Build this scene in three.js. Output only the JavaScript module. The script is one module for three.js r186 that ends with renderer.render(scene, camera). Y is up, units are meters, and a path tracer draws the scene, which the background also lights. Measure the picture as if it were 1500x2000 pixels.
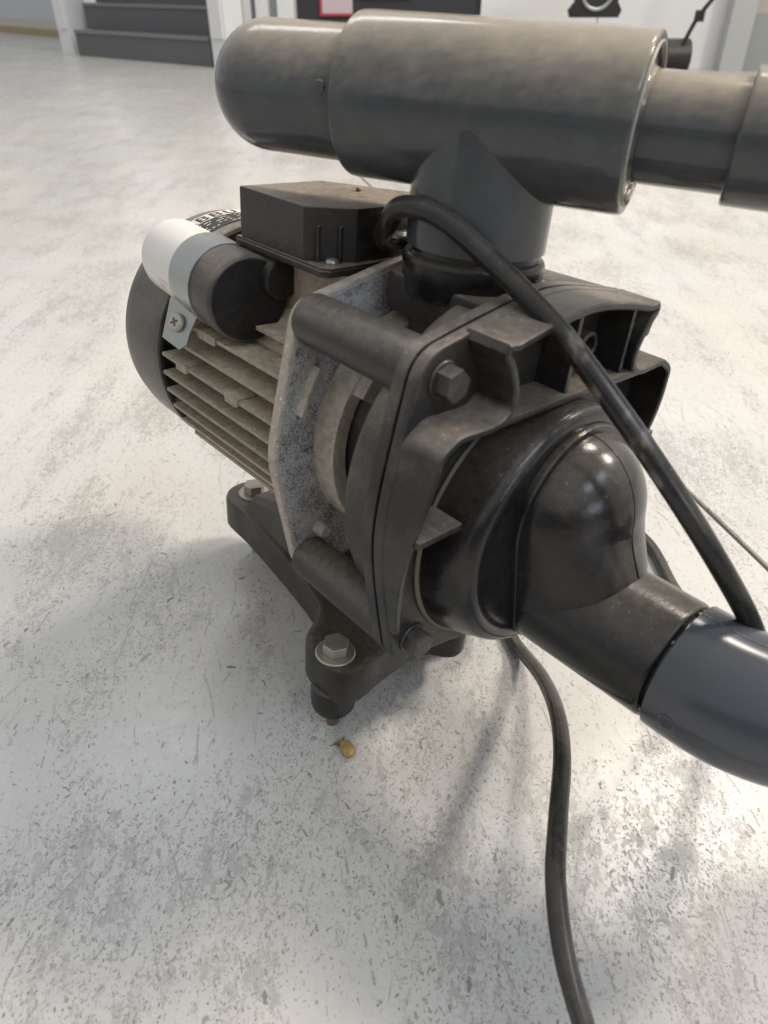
import * as THREE from 'three';
import { mergeGeometries } from 'three/addons/utils/BufferGeometryUtils.js';
import { ImprovedNoise } from 'three/addons/math/ImprovedNoise.js';

// ---------------------------------------------------------------- camera, light, exposure
const G = 1.4;                                   // drawing units to metres
const D2R = Math.PI / 180;
const scene = new THREE.Scene();
const camera = new THREE.PerspectiveCamera(71.33, 0.75, 0.02, 60);
const YAW = 41.7485 * D2R, PITCH = 36.755 * D2R;
const FH = new THREE.Vector3(Math.sin(YAW), 0, -Math.cos(YAW)), RH = new THREE.Vector3(Math.cos(YAW), 0, Math.sin(YAW));
const EYE = new THREE.Vector3(-0.2178, 0.342, 0.14922);
camera.position.copy(EYE).multiplyScalar(G);
camera.lookAt(camera.position.clone().addScaledVector(FH, Math.cos(PITCH)).add(new THREE.Vector3(0, -Math.sin(PITCH), 0)));
camera.focus = 0.40 * G;
camera.userData.fStop = 9;
const renderer = new THREE.WebGLRenderer({ antialias: true });
renderer.setSize(768, 1024);
renderer.toneMapping = THREE.LinearToneMapping;
renderer.toneMappingExposure = 1.02;
renderer.shadowMap.enabled = true;
scene.background = new THREE.Color(0.64, 0.645, 0.655);

const names = {};
function panelLight(name, label, pos, aim, w, h, intensity, color) {
  const g = new THREE.Group(); g.name = numbered(name);
  g.position.set(...pos).multiplyScalar(G);
  g.lookAt(new THREE.Vector3(...aim).multiplyScalar(G));
  g.userData = { label, category: 'light', kind: 'thing' };
  const glow = new THREE.Mesh(new THREE.BoxGeometry(w * G, h * G, 0.03), new THREE.MeshStandardMaterial({ color: 0x999999, emissive: new THREE.Color(color), emissiveIntensity: 1.0, roughness: 0.6 }));
  glow.name = 'diffuser'; glow.position.z = -0.02; g.add(glow);
  const fr = [];
  for (const [x, y, sx, sy] of [[0, h / 2 + 0.02, w + 0.08, 0.04], [0, -h / 2 - 0.02, w + 0.08, 0.04], [w / 2 + 0.02, 0, 0.04, h], [-w / 2 - 0.02, 0, 0.04, h]]) fr.push(new THREE.BoxGeometry(sx * G, sy * G, 0.05).translate(x * G, y * G, -0.025));
  const f = new THREE.Mesh(mergeGeometries(fr), new THREE.MeshStandardMaterial({ color: 0xcccccc, roughness: 0.5 })); f.name = 'frame'; g.add(f);
  const L = new THREE.RectAreaLight(new THREE.Color(color), intensity, w * G, h * G); L.name = 'light';
  L.position.set(0, 0, 0.012); L.rotation.y = Math.PI; g.add(L);
  scene.add(g); return g;
}
panelLight('unseen_skylight', 'unseen bright roof panel high above the right of the pump, lighting it and the floor', [1.98, 2.9, -0.32], [0, 0.05, -0.05], 0.6, 0.6, 46, 0xfff4e6);  // out of view, gives the floor glare and a share of the shadows
panelLight('unseen_skylight', 'second unseen bright roof panel, high above the front right, casting the pump shadow to the left', [2.45, 2.75, 1.10], [0, 0.05, -0.05], 0.5, 0.5, 128, 0xfff4e6);  // out of view, shapes the shadow left of the pump
panelLight('unseen_skylight', 'unseen long narrow bluish roof strip high in front of the pump, reflected in its cap', [0.42, 2.75, 2.35], [0, 0.15, 0], 2.4, 0.55, 7, 0xdfeaff);  // out of view, placed for the bluish highlight on the suction cap
panelLight('unseen_window_panel', 'unseen low wide bluish window panel, out of view far in front, reflected in the pump', [-0.5, 1.55, 4.6], [0, 0.3, 0], 1.6, 0.7, 5, 0xe2ecff);  // out of view, placed for a faint blue reflection
panelLight('unseen_ceiling_light', 'unseen long ceiling light, out of view, lighting the far floor', [1.2, 3.2, -2.6], [1.2, 0, -2.6], 2.2, 0.5, 5, 0xffffff);  // out of view, placed to light the far floor

// ---------------------------------------------------------------- helpers
let seed = 7;
const rnd = () => { seed = (seed * 1664525 + 1013904223) >>> 0; return seed / 4294967296; };
const P3 = new ImprovedNoise();
const fbm = (x, y, z, o = 3) => { let s = 0, a = 0.5; for (let i = 0; i < o; i++) { s += a * P3.noise(x, y, z); x *= 2.03; y *= 2.03; z *= 2.03; a *= 0.5; } return s; };
const clamp = (x, a = 0, b = 1) => Math.min(b, Math.max(a, x));
const sm = (a, b, x) => { const t = clamp((x - a) / (b - a)); return t * t * (3 - 2 * t); };
const lerp = (a, b, t) => a + (b - a) * t;
const V2 = (x, y) => new THREE.Vector2(x, y), V3 = (x, y, z) => new THREE.Vector3(x, y, z);
function numbered(n) { names[n] = (names[n] ?? -1) + 1; return names[n] ? n + '_' + String(names[n]).padStart(3, '0') : n; }
function boxUV(g, repeat) {          // box-projected uv, `repeat` metres per texture
  const p = g.attributes.position, n = g.attributes.normal, uv = new Float32Array(p.count * 2);
  for (let i = 0; i < p.count; i += 3) {
    let nx = 0, ny = 0, nz = 0;
    for (let k = 0; k < 3; k++) { nx += n.getX(i + k); ny += n.getY(i + k); nz += n.getZ(i + k); }
    nx = Math.abs(nx); ny = Math.abs(ny); nz = Math.abs(nz);
    for (let k = 0; k < 3; k++) {
      const x = p.getX(i + k), y = p.getY(i + k), z = p.getZ(i + k);
      const [u, v] = nx >= ny && nx >= nz ? [z + 0.31, y] : ny >= nz ? [x, z + 0.57] : [x + 0.13, y + 0.23];
      uv[(i + k) * 2] = u / repeat; uv[(i + k) * 2 + 1] = v / repeat;
    }
  }
  g.setAttribute('uv', new THREE.BufferAttribute(uv, 2));
}
// make a named mesh: geometry in drawing units, mat = {m, base, dust, top, side, scale}
function mk(name, geo, M, parent, off = [0, 0, 0]) {
  let g = Array.isArray(geo) ? mergeGeometries(geo.map(strip)) : strip(geo);
  g.translate(...off); g.scale(G, G, G);
  boxUV(g, M.repeat ?? 0.09);
  if (M.base) {
    const p = g.attributes.position, n = g.attributes.normal, c = new Float32Array(p.count * 3);
    for (let i = 0; i < p.count; i++) {
      const x = p.getX(i), y = p.getY(i), z = p.getZ(i), f0 = fbm(x * 38, y * 38, z * 38), f2 = fbm(x * 11 + 5, y * 11, z * 11);
      const q = M.noise ?? 1, f = M.streak ? fbm(x * 22, y * 60, z * 22) * 0.35 + fbm(x * 170, y * 240, z * 170) * 1.1 : f0; let d = M.top * sm(0.15, 0.95, n.getY(i) + 0.5 * q * f) * clamp(0.75 + 1.2 * q * f2) + M.side * clamp(0.55 + 1.5 * q * f + 0.9 * q * f2, 0.1, 1.3);
      if (M.extra) d += M.extra(x / G - off[0], y / G - off[1], z / G - off[2], n.getX(i), n.getY(i), n.getZ(i));
      d = clamp(d);
      for (let k = 0; k < 3; k++) c[i * 3 + k] = lerp(M.base[k], M.dust[k], d) * (M.gain ?? 1);
    }
    g.setAttribute('color', new THREE.BufferAttribute(c, 3));
  }
  const o = new THREE.Mesh(g, M.m); o.name = name; o.castShadow = o.receiveShadow = true;
  parent.add(o); return o;
}
function strip(g) {
  let q = g.index ? g.toNonIndexed() : g.clone();
  for (const k of Object.keys(q.attributes)) if (k !== 'position' && k !== 'normal') q.deleteAttribute(k);
  if (!q.attributes.normal) q.computeVertexNormals();
  // keep every piece facing outwards
  const p = q.attributes.position, n = q.attributes.normal, c = V3(), a = V3(), b = V3(), d = V3(), f = V3(); q.computeBoundingBox(); q.boundingBox.getCenter(c);
  let vol = 0, agree = 0;
  for (let i = 0; i < p.count; i += 3) { a.fromBufferAttribute(p, i).sub(c); b.fromBufferAttribute(p, i + 1).sub(c); d.fromBufferAttribute(p, i + 2).sub(c); vol += a.dot(f.copy(b).cross(d)); f.copy(b).sub(a).cross(d.sub(a)); agree += f.x * n.getX(i) + f.y * n.getY(i) + f.z * n.getZ(i); }
  if (agree < 0) for (let i = 0; i < n.array.length; i++) n.array[i] *= -1;
  if (vol < 0) { for (let i = 0; i < n.array.length; i++) n.array[i] *= -1; for (const at of [p, n]) for (let i = 0; i < p.count; i += 3) for (let k = 0; k < 3; k++) { const t = at.array[(i + 1) * 3 + k]; at.array[(i + 1) * 3 + k] = at.array[(i + 2) * 3 + k]; at.array[(i + 2) * 3 + k] = t; } }
  return q;
}
function thing(name, label, category, pos = [0, 0, 0], group) {
  const o = new THREE.Group(); o.name = numbered(name); o.position.set(...pos).multiplyScalar(G);
  o.userData = { label, category }; if (group) o.userData.group = group; scene.add(o); return o;
}
function ring(pts, seg = 64) { return new THREE.LatheGeometry(pts.map(([r, y]) => V2(Math.max(r, 0.00001), y)), seg); }
// lathe about z: pts = [radius, z]
function latheZ(pts, seg = 72) { return ring(sharp(pts), seg).rotateX(Math.PI / 2); }
function latheY(pts, seg = 72) { return ring(sharp(pts), seg); }
// split hard corners so that lathe normals stay crisp: insert close neighbours
function sharp(pts) {
  const o = [];
  for (let i = 0; i < pts.length; i++) {
    const a = pts[i - 1], b = pts[i], c = pts[i + 1];
    if (a && c) {
      const d1 = [b[0] - a[0], b[1] - a[1]], d2 = [c[0] - b[0], c[1] - b[1]], l1 = Math.hypot(...d1), l2 = Math.hypot(...d2);
      const cos = (d1[0] * d2[0] + d1[1] * d2[1]) / (l1 * l2 + 1e-12);
      if (cos < 0.86) {
        const e = Math.min(0.0007, l1 * 0.3, l2 * 0.3);
        const p = [b[0] - d1[0] / l1 * e, b[1] - d1[1] / l1 * e], q = [b[0] + d2[0] / l2 * e, b[1] + d2[1] / l2 * e];
        const p0 = [b[0] - d1[0] / l1 * e * 1.5, b[1] - d1[1] / l1 * e * 1.5], q0 = [b[0] + d2[0] / l2 * e * 1.5, b[1] + d2[1] / l2 * e * 1.5];
        o.push(p0, p, q, q0); continue;
      }
    }
    o.push(b);
  }
  return o;
}
function ext(pts, z0, z1, bevel = 0.0008, holes = [], curve = 24) {       // polygon (x,y) extruded from z0 to z1 with bevelled rims
  const s = new THREE.Shape(pts.map(([x, y]) => V2(x, y)));
  for (const h of holes) s.holes.push(new THREE.Path(h.map(([x, y]) => V2(x, y))));
  const g = new THREE.ExtrudeGeometry(s, { depth: Math.max(1e-5, z1 - z0 - 2 * bevel), bevelEnabled: bevel > 0, bevelThickness: bevel, bevelSize: bevel, bevelOffset: -bevel, bevelSegments: 2, curveSegments: curve, steps: 1 });
  return crease(g.translate(0, 0, z0 + bevel), 0.6);
}
function crease(g, ang = 0.7) {        // smooth normals below the crease angle
  g = g.index ? g.toNonIndexed() : g;
  const p = g.attributes.position, n = p.count, fn = [], map = new Map();
  const a = V3(), b = V3(), c = V3();
  for (let i = 0; i < n; i += 3) {
    a.fromBufferAttribute(p, i); b.fromBufferAttribute(p, i + 1); c.fromBufferAttribute(p, i + 2);
    const f = b.clone().sub(a).cross(c.clone().sub(a)); const ar = f.length(); if (ar > 0) f.divideScalar(ar);
    fn.push({ f, ar });
  }
  const key = (i) => Math.round(p.getX(i) * 1e5) + '_' + Math.round(p.getY(i) * 1e5) + '_' + Math.round(p.getZ(i) * 1e5);
  for (let i = 0; i < n; i++) { const k = key(i); (map.get(k) ?? map.set(k, []).get(k)).push((i / 3) | 0); }
  const N = new Float32Array(n * 3), co = Math.cos(ang), s = V3();
  for (let i = 0; i < n; i++) {
    const me = fn[(i / 3) | 0]; s.set(0, 0, 0);
    for (const t of map.get(key(i))) if (fn[t].f.dot(me.f) > co) s.addScaledVector(fn[t].f, fn[t].ar + 1e-12);
    if (s.lengthSq() < 1e-20) s.copy(me.f); s.normalize();
    N[i * 3] = s.x; N[i * 3 + 1] = s.y; N[i * 3 + 2] = s.z;
  }
  g.setAttribute('normal', new THREE.BufferAttribute(N, 3));
  for (const k of Object.keys(g.attributes)) if (k !== 'position' && k !== 'normal') g.deleteAttribute(k);
  return g;
}
function rbox(x0, x1, y0, y1, z0, z1, b = 0.0008) { return ext([[x0, y0], [x1, y0], [x1, y1], [x0, y1]], z0, z1, b); }
function loft(rings, closedEnds = true) {           // rings: arrays of [x,y,z], same count, closed loops
  const m = rings[0].length, pos = [], idx = [];
  for (const r of rings) for (const q of r) pos.push(...q);
  for (let i = 0; i + 1 < rings.length; i++) for (let j = 0; j < m; j++) { const a = i * m + j, b = i * m + (j + 1) % m, c = a + m, d = b + m; idx.push(a, b, d, a, d, c); }
  if (closedEnds) for (const [i, f] of [[0, true], [rings.length - 1, false]]) {
    const r = rings[i], c = r.reduce((s, q) => [s[0] + q[0] / m, s[1] + q[1] / m, s[2] + q[2] / m], [0, 0, 0]), at = pos.length / 3; pos.push(...c);
    for (let j = 0; j < m; j++) { const a = i * m + j, b = i * m + (j + 1) % m; f ? idx.push(at, b, a) : idx.push(at, a, b); }
  }
  const g = new THREE.BufferGeometry(); g.setAttribute('position', new THREE.Float32BufferAttribute(pos, 3)); g.setIndex(idx);
  return g;
}
function circle(cx, cy, r, z, n = 72) { return Array.from({ length: n }, (_, i) => { const a = i / n * 2 * Math.PI; return [cx + r * Math.cos(a), cy + r * Math.sin(a), z]; }); }
function tube(pts, r, seg = 120, rad = 14, tension = 0.5) { return new THREE.TubeGeometry(new THREE.CatmullRomCurve3(pts.map((p) => V3(...p)), false, 'centripetal', tension), seg, r, rad, false); }
function hexBolt(af, h, flange) {                    // hex head along +z, base at z=0
  const r = af / Math.sqrt(3), hex = Array.from({ length: 6 }, (_, i) => [r * Math.cos(i * Math.PI / 3 + 0.3), r * Math.sin(i * Math.PI / 3 + 0.3)]);
  const out = [ext(hex, 0, h, 0.0006)];
  if (flange) out.push(latheZ([[0, 0.0012], [flange, 0.0012], [flange, 0], [0, 0]].reverse(), 32));
  return out;
}
function data(n, f, ch = 4) { const d = new Uint8Array(n * n * 4); for (let y = 0; y < n; y++) for (let x = 0; x < n; x++) { const v = f(x / n, y / n, x, y), i = (y * n + x) * 4; d[i] = clamp(v[0]) * 255; d[i + 1] = clamp(v[1]) * 255; d[i + 2] = clamp(v[2]) * 255; d[i + 3] = 255; } const t = new THREE.DataTexture(d, n, n); t.wrapS = t.wrapT = THREE.RepeatWrapping; t.magFilter = THREE.LinearFilter; t.minFilter = THREE.LinearMipmapLinearFilter; t.generateMipmaps = true; t.needsUpdate = true; return t; }
// periodic value-noise grids
function grid(n) { const g = new Float32Array(n * n); for (let i = 0; i < g.length; i++) g[i] = rnd(); return (u, v) => { const x = u * n, y = v * n, i = Math.floor(x), j = Math.floor(y), a = x - i, b = y - j, s = a * a * (3 - 2 * a), t = b * b * (3 - 2 * b), i0 = ((i % n) + n) % n, i1 = (i0 + 1) % n, j0 = ((j % n) + n) % n, j1 = (j0 + 1) % n; return lerp(lerp(g[j0 * n + i0], g[j0 * n + i1], s), lerp(g[j1 * n + i0], g[j1 * n + i1], s), t); }; }
const gr = { 4: grid(4), 8: grid(8), 16: grid(16), 32: grid(32), 64: grid(64), 128: grid(128), 256: grid(256), 512: grid(512) };
const oct = (u, v, a, b, c) => gr[a](u, v) * 0.5 + gr[b](u, v) * 0.3 + gr[c](u, v) * 0.2;

// dust grain: value 0.36 on average with pale specks, multiplies the vertex colour (gain 2.8)
const specks = (() => { const n = 512, a = new Float32Array(n * n); for (let k = 0; k < 420; k++) { const x = rnd() * n, y = rnd() * n, r = 0.5 + rnd() * rnd() * 1.6, s = 0.2 + rnd() * 0.6; for (let j = -3; j <= 3; j++) for (let i = -3; i <= 3; i++) { const d = Math.hypot(i, j); if (d < r + 0.6) { const q = (((y | 0) + j + n) % n) * n + (((x | 0) + i + n) % n); a[q] = Math.max(a[q], s * clamp(r + 0.6 - d)); } } }
  for (let k = 0; k < 60; k++) { let x = rnd() * n, y = rnd() * n, t = rnd() * 6.28; const l = 6 + rnd() * 34, s = 0.08 + rnd() * 0.16; for (let i = 0; i < l; i++) { x += Math.cos(t); y += Math.sin(t); t += (rnd() - 0.5) * 0.25; const q = ((Math.floor(y) + n * 4) % n) * n + ((Math.floor(x) + n * 4) % n); a[q] = Math.max(a[q], s); } } return a; })();
const grainT = data(512, (u, v, x, y) => { const g = 0.205 + 0.075 * (oct(u, v, 32, 128, 256) - 0.5) * 2 + 0.03 * (gr[8](u, v) - 0.5) + 0.035 * rnd(); const s = specks[y * 512 + x]; const o = g + 0.75 * s; return [o, o * (1 - 0.02 * s), o * (1 - 0.06 * s)]; });
const grainT2 = data(512, (u, v) => { const g = 0.22 + 0.03 * (oct(u, v, 16, 64, 256) - 0.5) * 2 + 0.02 * rnd(); return [g, g, g]; });
const grainR = data(512, (u, v, x, y) => { const g = 0.72 + 0.4 * (oct(u, v, 8, 32, 128) - 0.5) + 0.3 * specks[y * 512 + x]; return [g, g, g]; });
const oxideT = data(1024, (u, v) => { const w = gr[128](u, v) * 0.24 + gr[256](u, v) * 0.32 + gr[512](u, v) * 0.44, w2 = gr[8](u, v) * 0.5 + gr[16](u, v) * 0.3 + gr[32](u, v) * 0.2, k = 0.95 * sm(0.2, 0.62, w + 0.55 * (w2 - 0.5)) ; const n = 0.85 + 0.3 * (gr[256](u + 0.1, v) - 0.5); return [lerp(0.09, 0.54, k) * n, lerp(0.082, 0.53, k) * n, lerp(0.075, 0.525, k) * n]; });
const bumpT = data(256, (u, v) => { const g = 0.5 * gr[64](u, v) + 0.5 * gr[128](u, v); return [g, g, g]; });

const DUST = [0.20, 0.175, 0.145], GAIN = 4.3;
function plastic(base, rough, top, side, o = {}) {
  const m = new THREE.MeshPhysicalMaterial({ map: o.soft ? grainT2 : grainT, vertexColors: true, roughness: rough, roughnessMap: grainR, bumpMap: bumpT, bumpScale: o.bump ?? 0.00015, specularIntensity: o.spec ?? 0.8 });
  return { m, base, dust: o.dust ?? DUST, top, side, gain: GAIN, repeat: o.repeat ?? 0.11, extra: o.extra, noise: o.noise, streak: o.streak };
}
const BLK = [0.012, 0.012, 0.0125];
const M = {
  cover: plastic(BLK, 0.5, 1.0, 0.16, { dust: [0.225, 0.195, 0.16] }),
  casing: plastic(BLK, 0.56, 0.95, 0.2, { dust: [0.225, 0.195, 0.16] }),
  glossy: plastic([0.008, 0.008, 0.0085], 0.32, 0.42, 0.06, { bump: 0.00006 }),
  tubeM: plastic(BLK, 0.52, 0.85, 0.14),
  fan: plastic([0.04, 0.034, 0.03], 0.46, 0.8, 0.28, { bump: 0.00006 }),
  box: plastic(BLK, 0.52, 1.5, 0.12, { dust: [0.26, 0.215, 0.165] }),
  stand: plastic([0.014, 0.014, 0.0142], 0.58, 0.62, 0.13, { dust: [0.22, 0.18, 0.135] }),
  rubber: plastic([0.009, 0.0085, 0.0085], 0.65, 0.4, 0.08),
  bolt: plastic([0.02, 0.02, 0.02], 0.5, 0.35, 0.28),
  pvc: plastic([0.056, 0.062, 0.066], 0.2, 1.0, 0.06, { dust: [0.36, 0.305, 0.23], bump: 0.00002, noise: 0.42, soft: true, streak: true }),
  pvcClean: { m: new THREE.MeshPhysicalMaterial({ color: new THREE.Color(0.062, 0.068, 0.077), roughness: 0.2 }) },
  fin: plastic([0.27, 0.235, 0.18], 0.72, 0.75, 0.45, { dust: [0.56, 0.48, 0.365] }),
  alu: plastic([0.4, 0.355, 0.305], 0.6, 0.6, 0.4, { dust: [0.52, 0.46, 0.38] }),
  hub: plastic([0.015, 0.013, 0.012], 0.8, 0.3, 0.25),
  zinc: { m: new THREE.MeshStandardMaterial({ color: new THREE.Color(0.35, 0.365, 0.35), metalness: 0.75, roughness: 0.48, roughnessMap: grainR, bumpMap: bumpT, bumpScale: 0.00005 }) },
  steel: { m: new THREE.MeshStandardMaterial({ color: new THREE.Color(0.42, 0.38, 0.33), metalness: 0.6, roughness: 0.5, roughnessMap: grainR }) },
  steelDull: { m: new THREE.MeshStandardMaterial({ color: new THREE.Color(0.15, 0.115, 0.09), metalness: 0.4, roughness: 0.7 }) },
  white: { m: new THREE.MeshPhysicalMaterial({ color: new THREE.Color(0.74, 0.715, 0.67), roughness: 0.5, roughnessMap: grainR }) },
  oxide: { m: new THREE.MeshStandardMaterial({ map: oxideT, roughness: 0.75, metalness: 0.15, bumpMap: bumpT, bumpScale: 0.0004 }), repeat: 0.13 },
  cable: plastic([0.012, 0.0115, 0.011], 0.38, 0.28, 0.05, { bump: 0.00003, extra: (x, y, z, nx, ny, nz) => y > 0.19 && z > 0.012 && z < 0.062 && nx < 0.3 ? 0.75 * sm(0.1, 0.28, fbm(x * 130, y * 130, z * 130)) : 0 }),
  glue: { m: new THREE.MeshPhysicalMaterial({ color: new THREE.Color(0.33, 0.27, 0.16), roughness: 0.35 }) },
  bead: { m: new THREE.MeshPhysicalMaterial({ color: new THREE.Color(0.34, 0.31, 0.25), roughness: 0.5 }) },
  capM: plastic([0.012, 0.0115, 0.011], 0.6, 0.75, 0.3, { dust: [0.22, 0.185, 0.15], extra: (x, y, z, nx, ny, nz) => nz > 0.75 ? -0.28 : 0 }),
  sealant: { m: new THREE.MeshStandardMaterial({ color: new THREE.Color(0.13, 0.115, 0.08), roughness: 0.6 }) },
  dark: { m: new THREE.MeshStandardMaterial({ color: new THREE.Color(0.006, 0.006, 0.006), roughness: 0.9 }) },
};

// ---------------------------------------------------------------- the floor
const floor = new THREE.Group(); floor.name = 'floor'; floor.userData.kind = 'structure'; scene.add(floor);
{
  const N = 2048, TILE = 1.0, wear = new Float32Array(N * N), fine = new Float32Array(N * N);
  const px = (x, y) => ((((y | 0) % N) + N) % N) * N + ((((x | 0) % N) + N) % N);
  const along = Math.PI / 2;                         // main dragging direction, along v
  const an = (nu, nv) => { const g = new Float32Array(nu * nv); for (let i = 0; i < g.length; i++) g[i] = rnd(); return (u, v) => { const x = u * nu, y = v * nv, i = Math.floor(x), j = Math.floor(y), a = x - i, b = y - j, s = a * a * (3 - 2 * a), t = b * b * (3 - 2 * b), i0 = ((i % nu) + nu) % nu, i1 = (i0 + 1) % nu, j0 = ((j % nv) + nv) % nv, j1 = (j0 + 1) % nv; return lerp(lerp(g[j0 * nu + i0], g[j0 * nu + i1], s), lerp(g[j1 * nu + i0], g[j1 * nu + i1], s), t); }; };
  const a1 = an(110, 44), a2 = an(240, 110), a3 = an(480, 260), a4 = an(960, 640), b1 = an(30, 9), f1 = an(1000, 800);
  function scratch(x, y, a, len, w, s, arr, broken) {
    let t = a; const wob = (rnd() - 0.5) * 0.006; let on = 1;
    for (let i = 0; i < len; i++) {
      x += Math.cos(t); y += Math.sin(t); t += wob + (rnd() - 0.5) * 0.03;
      if (broken && rnd() < 0.12) on = rnd() < 0.55 ? 1 : 0.1;
      const ww = w * (0.5 + rnd() * 0.8), q = Math.ceil(ww), edge = Math.min(1, 4 * Math.min(i, len - i) / len);
      for (let j = -q; j <= q; j++) { const k = px(x - Math.sin(t) * j, y + Math.cos(t) * j); arr[k] = Math.max(arr[k], s * on * edge * clamp(ww + 0.5 - Math.abs(j))); }
    }
  }
  for (let k = 0; k < 1500; k++) scratch(rnd() * N, rnd() * N, along + (rnd() - 0.5) * 0.9 + (rnd() < 0.5 ? Math.PI : 0), 8 + rnd() * 60, 0.35 + rnd() * 0.9, 0.25 + rnd() * 0.5, wear, true);
  for (let k = 0; k < 240; k++) scratch(rnd() * N, rnd() * N, along + (rnd() - 0.5) * 0.6, 80 + rnd() * 240, 0.5 + rnd() * 1.6, 0.3 + rnd() * 0.4, wear, true);
  for (let k = 0; k < 900; k++) scratch(rnd() * N, rnd() * N, rnd() * 6.28, 30 + rnd() * 220, 0.3, 0.2 + rnd() * 0.5, fine, false);
  for (let k = 0; k < 46; k++) scratch(rnd() * N, rnd() * N, rnd() < 0.75 ? along + (rnd() - 0.5) * 0.35 : rnd() * 6.28, 260 + rnd() * 420, 0.8, 0.3 + rnd() * 0.4, fine, true);
  const zoneAt = (u, v) => gr[8](u, v) * 0.36 + gr[16](u + 0.3, v) * 0.26 + b1(u, v) * 0.38;
  for (let k = 0; k < 190000; k++) {                   // crisp chips: short wandering strokes, crowded where the paint is thin
    let x = rnd() * N, y = rnd() * N; const z = zoneAt(x / N, y / N);
    if (rnd() > 0.10 + 0.9 * sm(0.36, 0.66, z)) continue;
    const big = rnd(), n = 1 + Math.floor(rnd() * (big > 0.97 ? 9 : big > 0.6 ? 5 : 3)), r = (big > 0.997 ? 2.2 : big > 0.96 ? 1.15 : big > 0.7 ? 0.75 : 0.45) * (0.7 + rnd() * 0.6), tone = 0.4 + rnd() * 0.6; let t = (rnd() < 0.62 ? Math.PI / 2 + (rnd() - 0.5) * 0.8 : rnd() * 6.28);
    for (let i = 0; i < n; i++) {
      const rr = r * (0.35 + rnd() * 1.0), q = Math.ceil(rr);
      for (let b = -q; b <= q; b++) for (let a = -q; a <= q; a++) { const d = Math.hypot(a, b) - rr + (rnd() - 0.5) * 0.9; if (d < 0.5) { const k2 = px(x + a, y + b); wear[k2] = Math.max(wear[k2], tone * clamp(0.5 - d + 0.3)); } }
      t += (rnd() - 0.5) * 0.8; x += Math.cos(t) * (1 + rr * 0.5); y += Math.sin(t) * (1 + rr * 0.5);
    }
  }
  const ca = Math.cos(along), sa = Math.sin(along);
  const col = new Uint8Array(N * N * 4), rough = new Uint8Array(N * N * 4);
  for (let y = 0; y < N; y++) for (let x = 0; x < N; x++) {
    const u = x / N, v = y / N, i = (y * N + x);
    const zone = zoneAt(u, v);                                                        // where the paint is worn through
    const patch = a1(u, v) * 0.3 + a2(u, v) * 0.26 + a3(u, v) * 0.22 + a4(u, v) * 0.22 + 0.05 * (rnd() - 0.5);
    const worn = sm(0.6, 0.68, patch + 0.7 * (zone - 0.5)) * (0.6 + 0.4 * gr[256](u, v));
    const faint = sm(0.44, 0.62, a2(u + 0.2, v + 0.3) * 0.4 + a3(u + 0.7, v) * 0.35 + f1(u, v) * 0.25) * sm(0.3, 0.65, zone);
    let w = Math.max(worn * 0.42, wear[i] * 0.92, faint * 0.06);
    w = clamp(Math.max(w, fine[i] * 0.5));
    const tone = 1 + 0.1 * (gr[4](u, v) - 0.5) + 0.06 * (gr[16](u, v) - 0.5) + 0.05 * (gr[512](u, v) - 0.5) + 0.03 * (rnd() - 0.5);
    const warm = 0.5 + (gr[8](u + 0.5, v + 0.2) - 0.5);
    const c0 = [lerp(0.52, 0.54, warm), lerp(0.518, 0.518, warm), lerp(0.503, 0.475, warm)], c1 = [0.185, 0.17, 0.15];
    for (let k = 0; k < 3; k++) { const lin = clamp(lerp(c0[k], c1[k], w) * tone); col[i * 4 + k] = 255 * (lin <= 0.0031308 ? lin * 12.92 : 1.055 * Math.pow(lin, 1 / 2.4) - 0.055); }
    col[i * 4 + 3] = 255;
    const rr = clamp(0.265 + 0.04 * (zone - 0.5) + 0.25 * w + 0.08 * (gr[128](u, v) - 0.5)) * 255; rough[i * 4] = rough[i * 4 + 1] = rough[i * 4 + 2] = rr; rough[i * 4 + 3] = 255;
  }
  const mkT = (d, s) => { const t = new THREE.DataTexture(d, N, N); t.wrapS = t.wrapT = THREE.RepeatWrapping; t.magFilter = THREE.LinearFilter; t.minFilter = THREE.LinearMipmapLinearFilter; t.generateMipmaps = true; if (s) t.colorSpace = THREE.SRGBColorSpace; t.needsUpdate = true; return t; };
  const mat = new THREE.MeshPhysicalMaterial({ map: mkT(col, true), roughnessMap: mkT(rough), roughness: 1, specularIntensity: 0.8, vertexColors: true });
  const slab = (poly, res) => {                       // slab outline (x,z) cut into a grid for broad stains
    const s = new THREE.Shape(poly.map(([x, z]) => V2(x * G, -z * G)));
    let g = new THREE.ExtrudeGeometry(s, { depth: 0.05, bevelEnabled: true, bevelThickness: 0.0015, bevelSize: 0.0015, bevelOffset: -0.0015, bevelSegments: 1 });
    g.rotateX(-Math.PI / 2).translate(0, -0.0515, 0);
    const p = g.attributes.position, uv = new Float32Array(p.count * 2), c = new Float32Array(p.count * 3).fill(1);
    for (let i = 0; i < p.count; i++) { const X = p.getX(i), Z = p.getZ(i); uv[i * 2] = (X * RH.x + Z * RH.z) / TILE; uv[i * 2 + 1] = (X * FH.x + Z * FH.z) / TILE; }
    g.setAttribute('uv', new THREE.BufferAttribute(uv, 2)); g.setAttribute('color', new THREE.BufferAttribute(c, 3));
    const o = new THREE.Mesh(g, mat); o.name = numbered('floor_slab'); o.receiveShadow = true; floor.add(o);
  };
  // saw-cut joints: one line passes right of the pump, a second crosses far behind it
  const A = [0.2866, -0.0284], B = [0.2493, 0.0437], dx = B[0] - A[0], dz = B[1] - A[1], dl = Math.hypot(dx, dz), ux = dx / dl, uz = dz / dl, nx = -uz, nz = ux, gap = 0.0018;
  const L = 30, pt = (s, t) => [A[0] + ux * s + nx * t, A[1] + uz * s + nz * t];
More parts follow.
